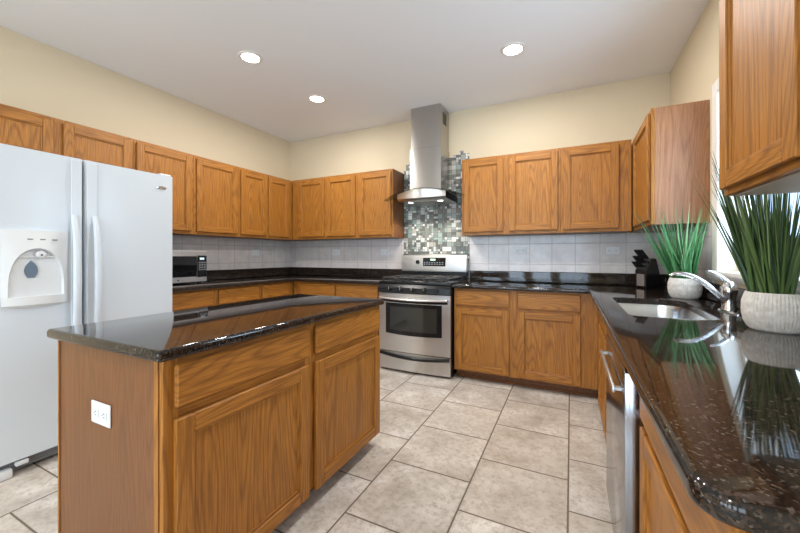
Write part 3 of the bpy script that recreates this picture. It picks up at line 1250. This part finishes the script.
for i in range(5):
    x = RC - .028 + i * .012
    m.box(x, x + .008, -.6875, -.6855, .318, .324)
m.build('badge', M_CHROME, od, False)
sd = bowed(RX0 + .003, RX1 - .003, .022, .196, -.642, -.664, .014).build('storage_drawer', M_STEELX, rg_)
m = MB()
pth = [(RX0 + .012 + (RX1 - RX0 - .024) * i / n, -.672 - .034 * math.sin(PI * i / n), .178 - .022 * math.sin(PI * i / n)) for i in range(n + 1)]
m.tube(pth, .0125, 12, 0, 1.3)
m.build('drawer_handle', M_BLACK, sd)
# backguard
m = MB()
m.prism([(-.049, .88), (-.098, .88), (-.098, .985), (-.049, .985)], 'X', RX0 + .004, RX1 - .004, 1)
m.prism([(-.049, .9855), (-.112, .9855), (-.116, 1.01), (-.098, 1.17), (-.085, 1.18), (-.049, 1.18)], 'X', RX0 - .004, RX1 - .004, 0)
bg = m.build('backguard', [M_STEELX, M_BLACK], rg_)
yb = lambda z: -.116 + .018 * (z - 1.01) / .16
m = MB()
m.prism([(yb(1.045) - .0005, 1.045), (yb(1.045) - .003, 1.045), (yb(1.14) - .003, 1.14), (yb(1.14) - .0005, 1.14)], 'X', RC - .125, RC + .145)
m.build('control_display', M_BLACKG, bg, False)
m = MB()
m.prism([(yb(1.11) - .0032, 1.11), (yb(1.11) - .004, 1.11), (yb(1.128) - .004, 1.128), (yb(1.128) - .0032, 1.128)], 'X', RC - .035, RC + .025)
m.build('clock_digits', M_DISP, bg, False)
for r in range(2):
    for c_ in range(8):
        x = RC - .115 + c_ * .031
        z = 1.062 + r * .02
        m = MB()
        m.prism([(yb(z) - .0032, z), (yb(z) - .004, z), (yb(z + .010) - .004, z + .010), (yb(z + .010) - .0032, z + .010)], 'X', x, x + .018)
        m.build('button', M_GREYP, bg, False)
m = MB()
m.turned([(0, 0), (.024, 0), (.023, .008), (.017, .012), (.016, .024), (0, .025)], (RC - .19, yb(1.09) - .0005, 1.09), (0, -1, .11), 20)
m.build('oven_knob', M_BLACK, bg)
# burners and grates
for x, y, r in ((RC - .24, -.52, .045), (RC + .24, -.52, .05), (RC - .24, -.24, .042), (RC + .24, -.24, .036), (RC, -.38, .042)):
    m = MB()
    m.lathe([(0, .0005), (r, .0005), (r, .010), (r * .8, .013), (r * .78, .019), (0, .020)], x, y, .905, 24)
    m.build('burner', M_IRON, rg_)
for x0, x1 in ((RX0 + .03, RC - .125), (RC - .12, RC + .12), (RC + .125, RX1 - .03)):
    m = MB()
    z0, z1 = .932, .944
    y0, y1 = -.640, -.125
    t_ = .012
    m.box(x0, x1, y0, y0 + t_, z0, z1, .003).box(x0, x1, y1 - t_, y1, z0, z1, .003)
    m.box(x0, x0 + t_, y0 + t_, y1 - t_, z0, z1, .003).box(x1 - t_, x1, y0 + t_, y1 - t_, z0, z1, .003)
    xm = (x0 + x1) / 2
    m.box(x0 + t_, x1 - t_, (y0 + y1) / 2 - t_ / 2, (y0 + y1) / 2 + t_ / 2, z0, z1, .003)
    for yy_ in (y0 + .13, y1 - .13):
        m.box(x0 + t_, x0 + .075, yy_ - .005, yy_ + .005, z0, z1, .003).box(x1 - .075, x1 - t_, yy_ - .005, yy_ + .005, z0, z1, .003)
        m.box(xm - .005, xm + .005, yy_ - .09, yy_ - .035, z0, z1, .003).box(xm - .005, xm + .005, yy_ + .035, yy_ + .09, z0, z1, .003)
    for xx in (x0, x1 - t_):
        for yy_ in (y0, y1 - t_):
            m.box(xx, xx + t_, yy_, yy_ + t_, .9055, z0 + .002)
    m.build('grate', M_IRON, rg_, False)

# ================================================================== HOOD
HC = 2.2
hd = thing('range_hood', (HC, -.2, 1.74), 'stainless chimney range hood with curved glass visor over the range', 'range hood')
MB().box(2.018, 2.377, -.302, -.012, 1.80, 2.335, .002).build('lower_duct', M_STEELZ, hd, False)
up = MB().box(2.026, 2.369, -.293, -.012, 2.3355, H - .001, .002).build('upper_duct', M_STEELZ, hd, False)
m = MB()
for i in range(7):
    z = 2.60 + i * .018
    m.box(2.3695, 2.371, -.215, -.10, z, z + .009)
m.build('vent_slot', M_GAP, up, False)
GW = .45
def garc(x):
    return 1.772 + .085 * (1 - (x / GW) ** 2)


def gfront(x):
    return -.505 + .10 * (x / GW) ** 2


m = MB()
n = 28
ring = []
for i in range(n + 1):
    x = -GW + 2 * GW * i / n
    ring.append([m.bm.verts.new((HC + x, y, z)) for y, z in ((gfront(x), garc(x)), (gfront(x), garc(x) + .006), (-.302 if abs(x) < .178 else -.013, garc(x) + .006), (-.302 if abs(x) < .178 else -.013, garc(x)))])
for a, b in zip(ring, ring[1:]):
    for k in range(4):
        m.bm.faces.new((a[k], b[k], b[(k + 1) % 4], a[(k + 1) % 4]))
m.bm.faces.new(ring[0][::-1])
m.bm.faces.new(ring[-1])
m.build('glass_visor', M_HOODGLASS, hd)
# steel canopy under the glass: bowed front, flat underside, dark end cheeks
m = MB()
CW = .272
n = 16
def cfront(x):
    return -.485 + .05 * (x / CW) ** 2


ring = []
for i in range(n + 1):
    x = -CW + 2 * CW * i / n
    zb = 1.752 - .010 * (1 - (x / CW) ** 2)
    ring.append([m.bm.verts.new((HC + x, y, z)) for y, z in ((cfront(x) + .03, zb), (cfront(x), zb + .02), (cfront(x), garc(x) - .003), (-.014, garc(x) - .003), (-.014, zb))])
for a, b in zip(ring, ring[1:]):
    for k in range(5):
        f = m.bm.faces.new((a[k], b[k], b[(k + 1) % 5], a[(k + 1) % 5]))
e1 = m.bm.faces.new(ring[0][::-1])
e2 = m.bm.faces.new(ring[-1])
e1.material_index = e2.material_index = 1
cn = m.build('canopy', [M_STEELX, M_BLACK], hd, False)
m = MB()
m.box(HC - .05, HC + .0, -.4875, -.4852, 1.800, 1.816)
m.build('control_display', M_BLUE, hd, False)
for sx in (-1, 1):
    m = MB()
    m.turned([(0, 0), (.030, 0), (.030, .004), (0, .004)], (HC + sx * .17, -.30, 1.7475), (0, 0, -1), 20, 0)
    m.build('hood_lamp', M_HLENS, hd)
    d = bpy.data.lights.new('hood_light', 'SPOT')
    d.energy = 9
    d.spot_size = math.radians(115)
    d.spot_blend = .6
    d.shadow_soft_size = .03
    d.color = (1, .93, .82)
    o = bpy.data.objects.new('hood_light', d)
    col.objects.link(o)
    o.location = (HC + sx * .17, -.28, 1.735)
    o.rotation_euler = (math.radians(-14 + 20), 0, 0)
m = MB()
m.box(HC - .13, HC + .13, -.40, -.08, 1.7385, 1.7415)
for i in range(12):
    x = HC - .12 + i * .021
    m.box(x, x + .008, -.39, -.09, 1.737, 1.7384)
m.build('grease_filter', M_STEELX, hd, False)

# ================================================================== FAUCET
fc = thing('faucet', (4.292, -1.60, C), 'chrome single-lever faucet behind the sink', 'faucet')
FXc, FYc = 4.292, -1.625
m = MB()
m.lathe([(0, .0006), (.030, .0006), (.030, .004), (.024, .010), (0, .011)], 0, 0, 0, 32)
for v in m.bm.verts:
    v.co = Vector((FXc + v.co.x, FYc + v.co.y * 3.6, C + v.co.z))
m.build('base_plate', M_CHROME, fc)
m = MB()
m.lathe([(0, .0112), (.031, .0112), (.030, .02), (.026, .035), (.026, .070), (.031, .090), (.032, .112), (.027, .134), (.015, .146), (0, .148)], FXc, FYc, C, 28)
m.build('body', M_CHROME, fc)
m = MB()
sp = []
rs = []
n = 16
for i in range(n + 1):
    t = i / n
    x = FXc - .012 - t * .195
    z = C + .050 + .132 * math.sin(min(1, t * 1.04) * PI * .54) - .004 * t
    sp.append((x, FYc + .02 * t, z))
    rs.append(.0140 - .004 * t)
sp.append((sp[-1][0] - .012, sp[-1][1], sp[-1][2] - .012))
rs.append(.011)
m.tube(sp, rs, 14)
m.build('spout', M_CHROME, fc)
m = MB()
lv = []
for i in range(11):
    t = i / 10
    lv.append((FXc + .004 - .085 * t, FYc + .0 * t, C + .132 + .062 * t + .012 * math.sin(PI * t)))
m.tube(lv, [.014 - .006 * i / 10 for i in range(11)], 12, 0, .75)
m.build('lever_handle', M_CHROME, fc)

# ================================================================== PLANTS
def planter(name, label, px, py, r, h, n, mat, ok, hmin, hmax, spread, wdt, seed):
    rnd = random.Random(seed)
    root = thing(name, (px, py, C), label, 'plant', 'potted grasses by the sink')
    prof = [(0, 0), (r * .74, 0), (r * .82, .006), (r * .94, h * .22), (r, h * .5), (r * .985, h * .75), (r * .90, h * .96), (r * .88, h), (r * .84, h), (r * .86, h * .92), (r * .88, h * .80), (0, h * .80)]
    fine = []
    for i in range(len(prof) - 1):
        a, b = prof[i], prof[i + 1]
        k = 4 if 2 <= i <= 5 else 1
        for j in range(k):
            fine.append((a[0] + (b[0] - a[0]) * j / k, a[1] + (b[1] - a[1]) * j / k))
    fine.append(prof[-1])
    seg = 224
    lo = next(i for i, p in enumerate(fine) if p[1] > .012)
    hi = max(i for i, p in enumerate(fine) if p[0] > r * .9 and p[1] < h * .955 and i < 20)

    def wob(k, i):
        if lo <= k <= hi and abs(fine[k][1] / h - .40) > .045 and abs(fine[k][1] / h - .68) > .045:
            return -.0026 if i % 4 == 0 else .0006
        return .0012 if lo <= k <= hi else 0
    MB().lathe(fine, px, py, C + .0008, seg, 0, wob).build('pot', M_POT, root)
    MB().lathe([(r * .84, .001), (r * .6, .006), (0, .010)], px, py, C + h * .805, 20).build('soil', M_SOIL, root)
    m = MB()
    made = tries = 0
    z0 = C + h * .815
    while made < n and tries < n * 40:
        tries += 1
        a = rnd.uniform(0, 2 * PI)
        rb = r * .72 * math.sqrt(rnd.random())
        bx, by = px + rb * math.cos(a), py + rb * math.sin(a)
        L = rnd.uniform(hmin, hmax)
        lean = (rb / (r * .72)) * spread * rnd.uniform(.55, 1.1) + rnd.uniform(0, .05)
        da = a + rnd.gauss(0, .6)
        droop = rnd.uniform(.05, .35) * lean
        pts = []
        S = 7
        for i in range(S + 1):
            t = i / S
            out = L * (lean * t + droop * t * t)
            up_ = L * t * math.sqrt(max(.1, 1 - (lean * .6) ** 2)) - .25 * L * droop * t ** 3
            pts.append(Vector((bx + out * math.cos(da), by + out * math.sin(da), z0 + up_)))
        if not all(ok(p) for p in pts):
            continue
        made += 1
        tw = rnd.uniform(0, PI)
        w = wdt * rnd.uniform(.6, 1.15)
        side = Vector((math.cos(tw), math.sin(tw), 0))
        vs = []
        for i, p in enumerate(pts):
            t = i / S
            ww = w * (.7 + .5 * math.sin(PI * min(1, t * 1.1 + .1))) * (1 - t ** 2.2) + .0004
            vs.append((m.bm.verts.new(p - side * ww), m.bm.verts.new(p + Vector((side.y, -side.x, 0)) * ww * .35), m.bm.verts.new(p + side * ww)))
        for u, v in zip(vs, vs[1:]):
            m.bm.faces.new((u[0], u[1], v[1], v[0]))
            m.bm.faces.new((u[1], u[2], v[2], v[1]))
    m.build('foliage', mat, root)
    return root


def ok1(p):
    if p.x > W - .03 or p.y > -.25:
        return False
    if p.z > UB - .01 and p.y > -1.0 and p.x > 4.03:
        return False
    if p.x > W - .10 and p.y < -1.02 and .98 < p.z < 1.07:
        return False
    return True


def ok2(p):
    if p.x > W - .03:
        return False
    if p.z > UB - .012 and p.y < -2.21 and p.x > 4.05:
        return False
    if p.x > W - .10 and .98 < p.z < 1.07:
        return False
    return True


planter('potted_grass', 'window-lit bright green grass in a small white pot beside the knife block', 4.262, -1.030, .087, .127, 190, M_BLADE1, ok1, .24, .50, .44, .0050, 3)
planter('potted_grass', 'backlit dark green grass in the near white ribbed pot at the window', 4.280, -2.085, .092, .137, 190, M_BLADE2, ok2, .30, .58, .26, .0056, 5)

# ================================================================== KNIFE BLOCK
kb = thing('knife_block', (4.2, -.17, C), 'black wooden knife block on the worktop in the right back corner', 'knife block')
KR = Matrix.Translation((4.20, -.17, C)) @ Matrix.Rotation(math.radians(-47), 4, 'Z')


def kturn(mb):
    for v in mb.bm.verts:
        v.co = KR @ v.co
    return mb


m = MB().prism([(-.070, .0006), (.125, .0006), (.045, .245), (.010, .245), (-.070, .140)], 'X', -.05, .05, 0, .003)
kturn(m).build('block', plain('black_block', (.012, .011, .011, 1), .25), kb, False)
m = MB().box(-.034, .034, -.0712, -.0703, .010, .112)
kturn(m).build('front_plate', M_STEELL, kb, False)
A, Bp = Vector((0, -.070, .140)), Vector((0, .010, .245))
nrm = Vector((-.08, -.66, .74)).normalized()
rows = [(.13, 5, .066, .0062), (.46, 5, .085, .0066), (.82, 4, .105, .0082)]
proto = {}
for t, cnt, L, rr in rows:
    for i in range(cnt):
        base = A + (Bp - A) * t + Vector((-.042 + .084 * (i + .5) / cnt, 0, 0))
        wbase = KR @ base
        if L not in proto:
            r_ = thing('knife', wbase, 'black-handled knife with steel bolster slotted in the knife block', 'knife', 'knives in the knife block')
            b0, b1, b2 = base + nrm * .004, base + nrm * .022, base + nrm * (.022 + L)
            kturn(MB().tube([b0, b1], rr * 1.12, 10, 0, .9)).build('bolster', M_STEELL, r_)
            kturn(MB().tube([b1, b1 + (b2 - b1) * .2, b1 + (b2 - b1) * .5, b1 + (b2 - b1) * .85, b2], [rr * .85, rr, rr * .9, rr * 1.1, rr * .7], 10, 0, .9)).build('handle', M_BLACK, r_)
            proto[L] = r_
        else:
            r_ = clone(proto[L])
            r_.location = wbase

# ================================================================== OUTLETS
def outlet(face, c, label):
    o = thing('wall_outlet', c, label, 'outlet', 'wall outlets on the backsplash tiles')
    make_outlet(o, face, c, 1, True)
    return o


outlet('-Y', (.814, -.009, 1.205), 'white wall outlet on the back wall tiles, the one nearest the left corner')
outlet('-Y', (1.555, -.009, 1.205), 'white wall outlet on the back wall tiles, just left of the range')
outlet('-Y', (3.147, -.009, 1.215), 'white wall outlet on the back wall tiles, just right of the range')
outlet('-Y', (3.965, -.009, 1.210), 'white wall outlet on the back wall tiles, near the knife block')
outlet('+X', (.009, -.63, 1.200), 'white wall outlet on the left wall tiles, right of the microwave')

# ================================================================== CEILING LAMPS
CAN_LABELS = ['recessed ceiling light over the left side, nearer of two', 'recessed ceiling light farther back, left of the range hood', 'recessed ceiling light right of the range hood', 'recessed ceiling light above the sink side of the floor, nearer than the hood']
for i, (x, y) in enumerate(CANS):
    lab = CAN_LABELS[i] if i < 4 else 'added ceiling light out of view, brightening the room from behind the viewer'
    c = thing('ceiling_light', (x, y, H), lab, 'ceiling light', 'recessed ceiling lights')
    MB().lathe([(.068, -.004), (.070, -.010), (.088, -.008), (.095, -.0006), (.068, -.0006)], x, y, H, 40).build('trim_ring', M_TRIM, c)
    MB().lathe([(0, -.0045), (.0675, -.0035), (.0675, -.0008), (0, -.0008)], x, y, H, 32).build('lens', M_LENS, c)
    area('can_light', (x, y, H - .012), (0, 0, 0), .13, .13, CAN_W, (1, .965, .91), 'DISK')
